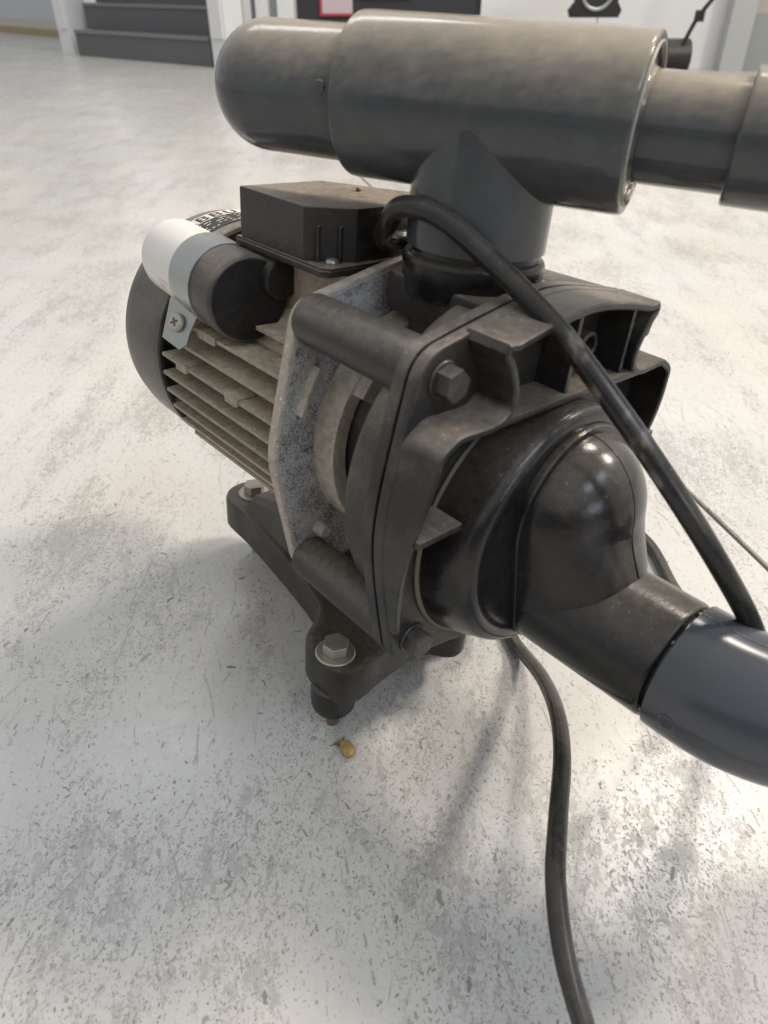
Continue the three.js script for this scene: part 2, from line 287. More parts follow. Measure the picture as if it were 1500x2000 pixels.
  slab([pt(-L, gap), pt(L, gap), pt(L, L), pt(-L, L)]);
  slab([pt(-L, -L), pt(L, -L), pt(L, -gap), pt(-L, -gap)]);
  const bed = new THREE.Mesh(new THREE.BoxGeometry(90, 0.05, 90).translate(0, -0.09, 0), new THREE.MeshStandardMaterial({ color: 0x2a2824, roughness: 1 })); bed.name = 'joint_bed'; floor.add(bed);
  const filler = new THREE.Mesh(new THREE.BoxGeometry(2 * L * G, 0.03, 2 * gap * G * 0.98), new THREE.MeshStandardMaterial({ color: new THREE.Color(0.06, 0.055, 0.05), roughness: 0.9 })); filler.name = 'joint_filler'; filler.position.set(A[0] * G, -0.0175, A[1] * G); filler.rotation.y = Math.atan2(-uz, ux); floor.add(filler);
}

// ---------------------------------------------------------------- the pump
const HA = 0.16667, ROLL = -5.333 * D2R, YO = 0.166;
const rot = (x, y, z) => [x * Math.cos(ROLL) - y * Math.sin(ROLL), x * Math.sin(ROLL) + y * Math.cos(ROLL) + HA, z];
const pump = thing('pool_pump', 'dusty black pool pump with finned motor, standing on a pale scuffed concrete floor', 'pump', rot(0, -YO, 0));
pump.rotation.z = ROLL;
const OFF = [0, YO, 0];
const part = (name, geo, mat, parent = pump) => mk(name, geo, mat, parent, OFF);

// rounded, bulging square outline used by the casing, the cover and the motor bracket
const bent = (mid, s, q) => (t) => mid - s * (Math.sqrt(t * t + q * q) - q);
function outline(side, e) {                          // e: where the corner rounding starts
  const pts = [], quad = [];
  for (let i = 0; i <= 20; i++) { const t = lerp(-e, e, i / 20); quad.push([side(t), t]); }
  const p0 = quad[20], p2 = [p0[1], p0[0]], sl = (side(e) - side(e - 1e-4)) / 1e-4, k = (p0[0] - sl * p0[1]) / (1 - sl), p1 = [k, k];
  for (let i = 1; i < 10; i++) { const t = i / 10, a = (1 - t) * (1 - t), b = 2 * t * (1 - t), d = t * t; quad.push([a * p0[0] + b * p1[0] + d * p2[0], a * p0[1] + b * p1[1] + d * p2[1]]); }
  for (let k = 0; k < 4; k++) { const co = [1, 0, -1, 0][k], si = [0, 1, 0, -1][k]; for (const [x, y] of quad) pts.push([co * x - si * y, si * x + co * y]); }
  return pts;
}
const sideX = bent(0.0818, 0.229, 0.02), plateX = bent(0.079, 0.22, 0.008);
// ---- motor
{
  const motor = part('motor_housing', [latheZ([[0.0001, -0.083], [0.054, -0.083], [0.056, -0.09], [0.056, -0.192], [0.05, -0.2], [0.0001, -0.2]], 64), rbox(-0.033, 0.03, 0.04, 0.0705, -0.158, -0.088, 0.002)], M.fin);
  for (let j = 0; j < 9; j++) {
    const y = 0.0385 - 0.0103 * j, w = Math.sqrt(0.0695 * 0.0695 - y * y), x0 = j === 0 ? -0.052 : -w;
    const f = mk('fin', rbox(x0, w, y - 0.0009, y + 0.0009, -0.1985, -0.084, 0.0008), M.fin, motor, OFF);
    f.name = 'fin';
  }
  for (const s of [-1, 1]) for (let j = 0; j < 5; j++) { const x = -0.038 + j * 0.019, w = Math.sqrt(0.067 * 0.067 - x * x); if (s < 0) mk('fin', rbox(x - 0.0012, x + 0.0012, -w, -0.045, -0.1985, -0.084, 0.0009), M.fin, motor, OFF); }
  // cast lugs that stand on the side fins
  const lug = (y, z, l = 0.012) => { const w = Math.sqrt(0.0695 * 0.0695 - y * y); mk('fin_lug', rbox(-w - 0.0012, -w + 0.01, y - 0.0024, y + 0.002, z - l / 2, z + l / 2, 0.0014), M.fin, motor, OFF); };
  lug(0.0076, -0.176); lug(0.0076, -0.128); lug(0.0282, -0.158, 0.018);
}
// ---- fan cover
{
  const fc = part('fan_cover', latheZ([[0.0655, -0.2045], [0.0682, -0.2045], [0.0684, -0.2115], [0.0678, -0.2122], [0.0676, -0.24], [0.066, -0.2495], [0.0615, -0.2545], [0.054, -0.2558], [0.0001, -0.2558], [0.0001, -0.2535], [0.06, -0.2535], [0.0655, -0.246], [0.0655, -0.2045]].reverse(), 96), M.fan);
  for (let i = 0; i < 36; i++) { const a = i / 36 * Math.PI * 2; mk('vent_rib', rbox(0.049, 0.066, -0.0011, 0.0011, -0.2072, -0.2045, 0.0003).rotateZ(a), M.dark, fc, OFF); }
  mk('screw', latheZ([[0.0001, 0], [0.004, 0], [0.0036, 0.002], [0.0001, 0.0028]].reverse(), 20).rotateX(Math.PI / 2).translate(0, -0.0695, -0.211).rotateZ(-0.35), M.zinc, fc, OFF);
  // printed nameplate wrapped over the top of the cover
  const cv = document.createElement('canvas'); cv.width = 1024; cv.height = 420; const x = cv.getContext('2d');
  x.fillStyle = '#26231f'; x.fillRect(0, 0, 1024, 420); x.fillStyle = '#cfcac0'; x.fillRect(0, 8, 1024, 150);
  x.fillStyle = '#26231f'; x.font = 'bold 168px sans-serif'; x.textBaseline = 'middle'; x.fillText('BABBU', 40, 88, 620);
  x.fillStyle = '#cfc9bd'; x.font = '40px sans-serif';
  for (let r = 0; r < 4; r++) for (let k = 0; k < 22; k++) if (rnd() < 0.75) x.fillRect(70 + k * 40, 200 + r * 52, 14 + rnd() * 22, 14);
  const t = new THREE.CanvasTexture(cv); t.colorSpace = THREE.SRGBColorSpace;
  const arc = 1.25, n = 24, R = 0.0681, pos = [], nor = [], uv = [], idx = [];
  for (let i = 0; i <= n; i++) for (let j = 0; j <= 1; j++) { const a = Math.PI / 2 + arc / 2 + 0.05 - arc * i / n, z = j ? -0.2135 : -0.239; pos.push(R * Math.cos(a) * G, (R * Math.sin(a) + YO) * G, z * G); nor.push(Math.cos(a), Math.sin(a), 0); uv.push(i / n, j ? 0 : 1); }
  for (let i = 0; i < n; i++) { const a = i * 2; idx.push(a, a + 1, a + 2, a + 1, a + 3, a + 2); }
  const g = new THREE.BufferGeometry(); g.setAttribute('position', new THREE.Float32BufferAttribute(pos, 3)); g.setAttribute('normal', new THREE.Float32BufferAttribute(nor, 3)); g.setAttribute('uv', new THREE.Float32BufferAttribute(uv, 2)); g.setIndex(idx);
  const lab = new THREE.Mesh(g, new THREE.MeshStandardMaterial({ map: t, roughness: 0.5 })); lab.name = 'nameplate'; fc.add(lab);
}
// ---- terminal box
{
  const hexp = [[-0.0445, 0.1535], [-0.0445, 0.105], [-0.0265, 0.0917], [0.008, 0.0917], [0.026, 0.1], [0.026, 0.113], [0.002, 0.1535]];
  const up = (pts, y0, y1, b) => ext(pts.map(([x, z]) => [x, z]), y0, y1, b).rotateX(-Math.PI / 2);      // (x, -z) polygon raised from y0 to y1
  const lid = part('terminal_box_lid', up(hexp, 0.0747, 0.0968, 0.0007), M.box);
  for (const t of [0.3, 0.72]) { const x = lerp(-0.0445, -0.0265, t), z = lerp(-0.105, -0.0917, t); mk('rib', rbox(-0.0006, 0.0006, 0.0745, 0.0895, -0.001, 0.0026, 0.0002).rotateY(-0.93).translate(x, 0, z), M.box, lid, OFF); }
  const base = [[-0.0455, 0.157], [-0.0455, 0.092], [-0.043, 0.0885], [0.024, 0.0885], [0.028, 0.092], [0.028, 0.157]];
  part('terminal_box_base', [up(base, 0.0708, 0.0738, 0.0006), up(base.map(([x, z]) => [x * 0.985 - 0.0002, z]), 0.0738, 0.0748, 0.0003)], M.box);
  part('box_screw', latheY([[0.0001, 0.0772], [0.0024, 0.0768], [0.003, 0.0755], [0.003, 0.0747], [0.0001, 0.0747]].reverse(), 24).translate(-0.0362, 0, -0.0958), M.zinc);
}
// ---- start capacitor and its clamp
{
  const cx = -0.0548, cy = 0.0517, R = 0.0199;
  const at = (g) => g.translate(0, 0, 0.132).rotateY(-6 * D2R).translate(cx, cy, -0.132);
  const cap = part('capacitor', at(latheZ([[0.0001, -0.2215], [0.0162, -0.2215], [0.0185, -0.2195], [0.0193, -0.2155], [0.0193, -0.158], [0.0001, -0.158]], 56)), M.white);
  cap.userData.label = 'white capacitor body';
  mk('end_cap', at(latheZ([[0.0001, -0.156], [R, -0.156], [R + 0.0003, -0.1345], [0.0193, -0.1328], [0.0182, -0.1322], [0.0001, -0.1319]], 64)), M.capM, cap, OFF);
  { const cv = document.createElement('canvas'); cv.width = 256; cv.height = 128; const x = cv.getContext('2d'); x.fillStyle = '#dcd8d0'; x.fillRect(0, 0, 256, 128); x.fillStyle = '#4f8f80'; x.font = 'bold 26px sans-serif'; x.fillText('25 \u00b5F', 16, 40); x.font = '20px sans-serif'; x.fillText('450 V~', 16, 72); x.fillText('50/60 Hz', 16, 104);
    const t = new THREE.CanvasTexture(cv); t.colorSpace = THREE.SRGBColorSpace; const pos = [], uv = [], idx = [], n = 8, r0 = 0.01945; for (let i = 0; i <= n; i++) for (let j = 0; j < 2; j++) { const a = lerp(192, 232, i / n) * D2R; pos.push(r0 * Math.cos(a), r0 * Math.sin(a), j ? -0.1785 : -0.196); uv.push(j, 1 - i / n); }
    for (let i = 0; i < n; i++) { const a = i * 2; idx.push(a, a + 2, a + 1, a + 1, a + 2, a + 3); }
    let g = new THREE.BufferGeometry(); g.setAttribute('position', new THREE.Float32BufferAttribute(pos, 3)); g.setAttribute('uv', new THREE.Float32BufferAttribute(uv, 2)); g.setIndex(idx); g.computeVertexNormals(); at(g); g.translate(...OFF); g.scale(G, G, G);
    const o = new THREE.Mesh(g, new THREE.MeshStandardMaterial({ map: t, roughness: 0.5, side: THREE.DoubleSide })); o.name = 'printed_rating'; cap.add(o); }
  const band = [];
  for (const [r0, sgn] of [[0.0206, 1]]) { const inner = [], outer = []; for (let i = 0; i <= 48; i++) { const a = lerp(-160, 200, i / 48) * D2R; outer.push([Math.cos(a) * r0, Math.sin(a) * r0]); inner.unshift([Math.cos(a) * (r0 - 0.0011), Math.sin(a) * (r0 - 0.0011)]); } band.push(at(ext([...outer, ...inner], -0.1775, -0.1545, 0.0002))); }
  // tab running from the left of the band down to the motor lug
  const nrm = V3(-0.86, 0.42, 0.28).normalize();
  const tabShape = [[-0.0095, 0.011], [0.012, 0.013], [0.0085, -0.002], [0.0085, -0.0085], [0.0045, -0.012], [-0.008, -0.009]];
  const q = new THREE.Quaternion().setFromRotationMatrix(new THREE.Matrix4().makeBasis(V3(0, 0, 1).cross(V3(0, 1, 0)).set(0.27, -0.03, 0.96).normalize(), V3(0.43, 0.9, -0.09).normalize(), nrm));
  const tab = ext(tabShape, 0, 0.0012, 0.0002).applyQuaternion(q).translate(-0.0705, 0.0318, -0.1715);
  const clampM = mk('clamp', [...band, tab], M.zinc, cap, OFF);
  mk('screw', [latheZ([[0.0001, 0.0036], [0.0032, 0.0036], [0.0046, 0.0028], [0.0046, 0.0008], [0.0001, 0.0008]].reverse(), 28).applyQuaternion(q).translate(-0.0708, 0.0322, -0.1718)], M.steel, cap, OFF);
  mk('screw_recess', [rbox(-0.0022, 0.0022, -0.0005, 0.0005, 0.003, 0.0039, 0), rbox(-0.0005, 0.0005, -0.0022, 0.0022, 0.003, 0.0038, 0)].map((g) => g.rotateZ(0.5).applyQuaternion(q).translate(-0.0708, 0.0322, -0.1718)), M.steelDull, cap, OFF);
}
// round black grommet beside the box
part('cable_grommet', latheZ([[0.0001, -0.16], [0.0102, -0.16], [0.0102, -0.1415], [0.0094, -0.14], [0.0001, -0.1397]], 32).translate(-0.0385, 0.0606, 0.0125), M.rubber);

// ---- motor bracket plate
{
  const o = outline(plateX, 0.0585);
  const plate = part('bracket_plate', ext(o, -0.0842, -0.0785, 0.0012), M.alu);
  const inset = o.map(([x, y]) => [x * 0.972, y * 0.972]);
  mk('oxidised_face', ext(inset, -0.0786, -0.0781, 0.0002), M.oxide, plate, OFF);
  const arcWall = (r0, r1, a0, a1, z0, z1) => { const out = [], inn = []; for (let i = 0; i <= 40; i++) { const a = lerp(a0, a1, i / 40) * D2R; out.push([r1 * Math.cos(a), r1 * Math.sin(a)]); inn.unshift([r0 * Math.cos(a), r0 * Math.sin(a)]); } return ext([...out, ...inn], z0, z1, 0.0006); };
  mk('collar', arcWall(0.0505, 0.058, 95, 262, -0.0785, -0.064), M.alu, plate, OFF);
  mk('collar', arcWall(0.0505, 0.058, 278, 440, -0.0785, -0.064), M.alu, plate, OFF);
  mk('collar_step', arcWall(0.044, 0.0565, 125, 149, -0.0785, -0.0575), M.alu, plate, OFF);
  mk('rib', arcWall(0.0685, 0.071, 146, 164, -0.0785, -0.0735), M.alu, plate, OFF);
  mk('stud', latheZ([[0.0001, -0.071], [0.003, -0.071], [0.0034, -0.0725], [0.0036, -0.0785], [0.0001, -0.0785]].reverse(), 20).translate(-0.0545, -0.0445, 0), M.alu, plate, OFF);
  mk('seal_housing', latheZ([[0.0001, -0.034], [0.03, -0.034], [0.04, -0.05], [0.049, -0.066], [0.0495, -0.0785], [0.0001, -0.0785]].reverse(), 56), M.hub, plate, OFF);
}
// ---- spacer tubes between bracket and casing
for (const [sx, sy] of [[-1, 1], [-1, -1], [1, 1], [1, -1]])
  part('spacer_tube', latheZ([[0.0102, -0.0785], [0.0106, -0.0765], [0.0113, -0.0155], [0.0113, -0.0145]], 36).translate(sx * 0.0597, sy * 0.0597, 0), M.tubeM);

// ---- pump casing
{
  const o = outline(sideX, 0.0600);
  part('rear_casing', [ext(o, -0.0162, -0.0106, 0.0006), latheZ([[0.0001, -0.0365], [0.071, -0.0365], [0.0755, -0.0345], [0.0773, -0.031], [0.0773, -0.0145], [0.0001, -0.0145]].reverse(), 96)], M.casing);
  const cover = part('front_cover', [ext(o, -0.0096, -0.004, 0.0009)], M.cover);
  // upright wall that follows the outline and steps in around each corner bolt
  const t = 0.0016, left = [], add = (x, y) => left.push([x, y]);
  for (let i = 0; i <= 14; i++) { const y = lerp(-0.048, 0.0405, i / 14); add(-sideX(y) + 0.0022, y); }
  add(-0.0695, 0.0436); add(-0.0665, 0.0452); add(-0.058, 0.0452); add(-0.049, 0.0449); add(-0.0435, 0.0463); add(-0.0397, 0.05); add(-0.0392, 0.056); add(-0.0415, 0.0625); add(-0.0445, 0.0675); add(-0.0475, 0.0712); add(-0.0472, 0.0738);
  for (let i = 0; i <= 8; i++) { const x = lerp(-0.043, 0, i / 8); add(x, sideX(x) - 0.0022); }
  const right = left.slice(0, -1).reverse().map(([x, y]) => [-x, y]), path = [...left, ...right];
  const cr = new THREE.CatmullRomCurve3(path.map(([x, y]) => V3(x, y, 0)), false, 'centripetal'), n = 220, pp = cr.getSpacedPoints(n);
  const zf = (y) => lerp(-0.001, 0.0132, sm(-0.06, 0.04, y));
  const rings = [];
  for (let i = 0; i <= n; i++) {
    const a = pp[Math.max(0, i - 1)], b = pp[Math.min(n, i + 1)], d = b.clone().sub(a).normalize(), nx = -d.y, ny = d.x, p = pp[i], z1 = zf(p.y), z0 = -0.006;
    const q = (s, z) => [p.x + nx * t * s, p.y + ny * t * s, z];
    rings.push([q(1.15, z0), q(1, lerp(z0, z1, 0.6)), q(0.98, z1 - 0.0007), q(0.55, z1), q(-0.55, z1), q(-0.98, z1 - 0.0007), q(-1, lerp(z0, z1, 0.6)), q(-1.15, z0)]);
  }
  mk('wall', crease(loft(rings), 0.6), M.cover, cover, OFF);
  mk('shelf', rbox(-0.046, 0.046, 0.0437, 0.0468, -0.006, 0.0128, 0.0007), M.cover, cover, OFF);
  for (const x of [-0.004, 0.034]) mk('rib', rbox(x - 0.0012, x + 0.0012, 0.0465, sideX(x) - 0.003, -0.006, 0.0105, 0.0004), M.cover, cover, OFF);
  for (const s of [-1, 1]) mk('gusset', rbox(s > 0 ? 0.057 : -0.0795, s > 0 ? 0.0795 : -0.057, 0.0046, 0.0076, -0.006, 0.0118, 0.0006), M.cover, cover, OFF);
  mk('boss', latheZ([[0.006, -0.005], [0.006, 0.002], [0.004, 0.002], [0.004, -0.005]].reverse(), 28).translate(0.02, 0.058, 0), M.cover, cover, OFF);
  mk('seal_ring', latheZ([[0.0585, -0.0045], [0.0602, -0.0038], [0.0602, -0.0028], [0.0585, -0.0022]].reverse(), 80).translate(-0.0035, -0.018, 0), M.sealant, cover, OFF);
  for (const [sx, sy] of [[-1, 1], [-1, -1], [1, 1], [1, -1]]) {
    mk('bolt', hexBolt(0.0108, 0.0078, 0.0072).map((g) => g.translate(sx * 0.0597, sy * 0.0597, -0.0042)), M.bolt, cover, OFF);
  }
}
// ---- front suction cap: eccentric drum, domed lobe and pipe socket
{
  const rs = [[-0.006, 0.0588, -0.018], [0.004, 0.058, -0.0165], [0.011, 0.0572, -0.0146], [0.0155, 0.0566, -0.0132], [0.0182, 0.056, -0.0126], [0.0203, 0.0546, -0.0123], [0.0214, 0.0526, -0.0122], [0.0217, 0.0502, -0.0122], [0.0211, 0.0478, -0.0122], [0.0204, 0.046, -0.0122], [0.0204, 0.02, -0.0122]].map(([z, r, cy]) => circle(-0.0035, cy, r, z, 112));
  const drum = crease(loft(rs, false), 0.8);
  const stad = (r, y1, y0, n = 24) => { const o = []; for (let i = 0; i <= n; i++) { const a = i / n * Math.PI; o.push([r * Math.cos(a), y1 + r * Math.sin(a)]); } for (let i = 0; i <= n; i++) { const a = Math.PI + i / n * Math.PI; o.push([r * Math.cos(a), y0 + r * Math.sin(a)]); } return o; };
  const sc = part('suction_cap', [drum], M.glossy);
  // hull of a larger circle above and a smaller one round the pipe below
  const hull = (r1, r2, n = 30) => { const L = 0.0423, b = Math.asin((r1 - r2) / L), o = []; for (let i = 0; i <= n; i++) { const a = lerp(-b, Math.PI + b, i / n); o.push([0, 0, r1 * Math.cos(a), r1 * Math.sin(a)]); } for (let k = 1; k < 8; k++) o.push([1, k / 8, 0, 0]); for (let i = 0; i <= n; i++) { const a = lerp(Math.PI + b, 2 * Math.PI - b, i / n); o.push([0, 1, r2 * Math.cos(a), r2 * Math.sin(a)]); } for (let k = 1; k < 8; k++) o.push([2, 1 - k / 8, 0, 0]);
    const A = o[n], Bq = o[n + 8], C = o[2 * n + 8], D = o[0];
    return o.map((q) => q[0] === 0 ? [q[2], q[3] - L * q[1], q[1]] : q[0] === 1 ? [lerp(A[2], Bq[2], q[1]), lerp(A[3], Bq[3] - L, q[1]), q[1]] : [lerp(D[2], C[2], q[1]), lerp(D[3], C[3] - L, q[1]), q[1]]); };
  const hullRing = (k, r1, r2, zOf) => hull(r1 * k, r2 * k).map(([x, y]) => [x, y, zOf(y)]);
  const front = (y) => lerp(0.0505, 0.0618, sm(0.004, -0.026, y));
  const stepRings = [hullRing(1, 0.0362, 0.0268, () => 0.018), hullRing(1, 0.0362, 0.0268, () => 0.0228), hullRing(0.985, 0.0362, 0.0268, () => 0.0236), hullRing(0.8, 0.0362, 0.0268, () => 0.0237)];
  mk('step', crease(loft(stepRings, false), 0.6), M.glossy, sc, OFF);
  const rl = [hullRing(1, 0.0332, 0.0262, () => 0.02)];
  for (let i = 0; i <= 17; i++) { const a = i / 17 * Math.PI / 2, c = Math.max(0.012, Math.cos(a)), q = Math.sin(a); rl.push(hullRing(c, 0.0330, 0.0258, (y) => lerp(0.022, front(y), q))); }
  mk('domed_lobe', crease(loft(rl), 1.2), M.glossy, sc, OFF);
  const seam = []; for (let i = 0; i <= 24; i++) { const a = i / 24 * Math.PI / 2, y = 0.0331 * Math.cos(a); seam.push([0.0006, y, lerp(0.022, front(y), Math.sin(a))]); } for (let i = 1; i <= 6; i++) { const y = -0.0168 * i / 6; seam.push([0.0006, y, front(y)]); }
  mk('mould_seam', tube(seam, 0.0002, 80, 8), M.glossy, sc, OFF);
  mk('pipe_socket', latheZ([[0.0262, 0.022], [0.0262, 0.0815], [0.0258, 0.083], [0.0246, 0.0836], [0.023, 0.083], [0.0228, 0.07]].reverse(), 72).translate(0, -0.0423, 0), M.glossy, sc, OFF);
}
// ---- discharge neck on top
{
  const nz = -0.0483;
  const neck = part('discharge_neck', [latheY([[0.0001, 0.02], [0.0235, 0.02], [0.0245, 0.062], [0.0001, 0.062]], 48).translate(0, 0, nz)], M.casing);
  mk('square_base', ext([[-0.0255, 0.0165], [0.0255, 0.0165], [0.0255, 0.068], [0.018, 0.077], [-0.016, 0.077], [-0.0235, 0.073], [-0.0255, 0.066]], 0.0605, 0.0765, 0.0012).rotateX(-Math.PI / 2), M.casing, neck, OFF);
  mk('union_ring', latheY([[0.0001, 0.0705], [0.0284, 0.0705], [0.029, 0.077], [0.0294, 0.0838], [0.0284, 0.0858], [0.0258, 0.0862], [0.0258, 0.0945], [0.0001, 0.094]], 72).translate(0, 0, nz), M.glossy, neck, OFF);
}
// ---- stand: a T-shaped black base with bolts, rubber feet and threaded studs
{
  const up = (pts, y0, y1, b) => ext(pts.map(([x, z]) => [x, -z]), y0, y1, b).rotateX(-Math.PI / 2);
  const half = [[0, -0.2405], [-0.011, -0.2375], [-0.0178, -0.2295], [-0.019, -0.219], [-0.0196, -0.205], [-0.0235, -0.17], [-0.0275, -0.14], [-0.0325, -0.112], [-0.0385, -0.0955], [-0.047, -0.0898], [-0.0555, -0.0848], [-0.0615, -0.0768], [-0.0638, -0.066], [-0.0632, -0.0556], [-0.0602, -0.0482], [-0.0545, -0.0449], [-0.0475, -0.0442], [-0.0336, -0.0466], [-0.0166, -0.048]];
  const front = [[-0.0018, -0.0479], [0.0047, -0.045], [0.0108, -0.0375], [0.016, -0.0346], [0.0212, -0.0347], [0.0285, -0.0395]];
  const raw = [...half, ...front, ...half.slice(1, -1).reverse().map(([x, z]) => [-x, z])];
  const outlineB = new THREE.CatmullRomCurve3(raw.map(([x, z]) => V3(x, 0, z)), true, 'centripetal').getSpacedPoints(150).slice(0, -1).map((p) => [p.x, p.z]);
  const stand = part('stand', [up(outlineB, -0.1435, -0.1178, 0.0034)], M.stand);
  mk('pedestal', crease(loft([[0.030, 0.034, -0.122], [0.026, 0.03, -0.114], [0.025, 0.028, -0.1], [0.03, 0.03, -0.086], [0.045, 0.034, -0.07]].map(([w, d, y]) => { const o = []; for (let i = 0; i < 40; i++) { const a = i / 40 * Math.PI * 2, c = Math.cos(a), s = Math.sin(a), k = 1 / Math.pow(Math.abs(c) ** 4 + Math.abs(s) ** 4, 0.25); o.push([w * c * k, y, -0.098 - d * s * k]); } return o; })), 0.7), M.stand, stand, OFF);
  mk('arm_web', crease(loft([[-0.075, 0.03, -0.078], [-0.12, 0.026, -0.083], [-0.165, 0.0215, -0.0945], [-0.205, 0.0185, -0.108]].map(([z, w, yt]) => [[-w, -0.1205, z], [-w * 0.72, lerp(-0.1205, yt, 0.75), z], [-w * 0.5, yt, z], [w * 0.5, yt, z], [w * 0.72, lerp(-0.1205, yt, 0.75), z], [w, -0.1205, z]])), 0.5), M.stand, stand, OFF);
  const floorY = (x) => (-HA - x * Math.sin(ROLL)) / Math.cos(ROLL);
  for (const [x, z] of [[-0.0534, -0.0618], [0.0534, -0.0618], [0, -0.221]]) {
    const fy = floorY(x), T = (g) => g.translate(x, 0, z), top = -0.1178;
    mk('rubber_foot', T(latheY([[0.0001, -0.136], [0.0126, -0.139], [0.0128, fy + 0.022], [0.0121, fy + 0.0168], [0.0102, fy + 0.0136], [0.008, fy + 0.0125], [0.0001, fy + 0.0123]].reverse(), 40)), M.rubber, stand, OFF);
    mk('stud', [T(latheY([[0.0001, fy + 0.013], [0.0075, fy + 0.013], [0.0075, fy + 0.0106], [0.0001, fy + 0.0106]].reverse(), 24)), T(latheY([[0.0001, fy + 0.0112], ...Array.from({ length: 17 }, (_, i) => [i % 2 ? 0.0031 : 0.0036, fy + 0.011 - i * 0.00065]), [0.003, fy + 0.0003], [0.0001, fy + 0.0003]].reverse(), 20))], x === 0 ? M.zinc : M.steelDull, stand, OFF);
    mk('washer', T(latheY([[0.0001, top + 0.0016], [0.0108, top + 0.0014], [0.0108, top - 0.0002], [0.0001, top - 0.0002]].reverse(), 40)), M.steel, stand, OFF);
    mk('bolt', T(new THREE.BufferGeometry().copy(mergeGeometries(hexBolt(0.0125, 0.0066, 0).map(strip))).rotateX(-Math.PI / 2).rotateY(0.4).translate(0, top + 0.0015, 0)), M.steel, stand, OFF);
  }
}

// ---------------------------------------------------------------- pipework
const teeC = rot(0, 0.1368, -0.0483);
const pipe = thing('pipe_tee', 'thick grey plastic pipe tee with a domed end cap and dusty top, above the pump', 'pipe tee', teeC);
{
  // local frame: x' along the run towards the right end
  const dir = V3(...rot(0.39, 0.1368, -0.0483 + 0.92)).sub(V3(...teeC)).normalize(), yv = V3(-Math.sin(ROLL), Math.cos(ROLL), 0), zv = dir.clone().cross(yv).normalize(); yv.copy(zv.clone().cross(dir)).normalize();
  const B = new THREE.Matrix4().makeBasis(dir, yv, zv);
  const lx = (pts, seg = 96) => latheY(pts, seg).rotateZ(-Math.PI / 2).applyMatrix4(B);       // pts = [r, x]
  const dense = (pts) => { const o = []; for (let i = 0; i < pts.length - 1; i++) { const [a, b] = [pts[i], pts[i + 1]], n = Math.max(1, Math.ceil(Math.abs(b[1] - a[1]) / 0.003)); for (let k = 0; k < n; k++) o.push([lerp(a[0], b[0], k / n), lerp(a[1], b[1], k / n)]); } o.push(pts[pts.length - 1]); return o; };
  const R = 0.0287;
  mk('tee_body', [lx(dense([[0.0236, -0.045], [0.0244, -0.0543], [0.0277, -0.0546], [0.0285, -0.0538], [R, -0.05], [R, 0.05], [0.0285, 0.0538], [0.0277, 0.0546], [0.0252, 0.0546], [0.0246, 0.054], [0.0244, 0.044]])), latheY(dense([[R - 0.0004, -0.0475], [R - 0.0004, 0]]).map(([r, y]) => [r, y]), 96).applyMatrix4(new THREE.Matrix4().makeRotationZ(ROLL))], M.pvc, pipe);
  const capPts = [[0.0238, -0.05], [0.0239, -0.0955]]; for (let i = 1; i <= 16; i++) { const a = i / 16 * Math.PI / 2; capPts.push([0.0239 * Math.cos(a), -0.0955 - 0.0235 * Math.sin(a)]); }
  mk('end_cap', lx(dense(capPts).reverse()), M.pvc, pipe);
  mk('moulding_mark', lx([[0.0001, 0.0006], [0.0022, 0.0006], [0.0025, 0.0002], [0.0025, -0.001], [0.0001, -0.001]].reverse(), 20).applyMatrix4(B.clone().invert()).rotateZ(Math.PI / 2).rotateX(Math.PI / 2).translate(-0.0605, 0.003, 0.0237).applyMatrix4(B), M.pvc, pipe);
  mk('reducer_bush', lx([[0.0001, 0.045], [0.0245, 0.045], [0.0243, 0.0528], [0.0186, 0.0535], [0.0178, 0.0555]]), M.pvc, pipe);
  mk('outlet_pipe', lx(dense([[0.0176, 0.05], [0.0176, 0.095]])), M.pvc, pipe);
  mk('coupling', lx(dense([[0.0176, 0.0855], [0.0203, 0.0855], [0.0209, 0.0863], [0.021, 0.17], [0.0176, 0.17]])), M.pvc, pipe);
  mk('glue_bead', [lx(Array.from({ length: 9 }, (_, i) => [0.0252 + 0.0004 * Math.cos(i / 8 * 6.28), 0.0546 + 0.0006 * Math.sin(i / 8 * 6.28)]), 64), lx(Array.from({ length: 9 }, (_, i) => [0.0239 + 0.0004 * Math.cos(i / 8 * 6.28), -0.0547 + 0.0005 * Math.sin(i / 8 * 6.28)]), 64)], M.bead, pipe);
}
const elb = thing('pipe_elbow', 'glossy blue-grey plastic pipe elbow glued into the black socket at the front of the pump', 'pipe elbow', rot(0, -0.0423, 0.0842));
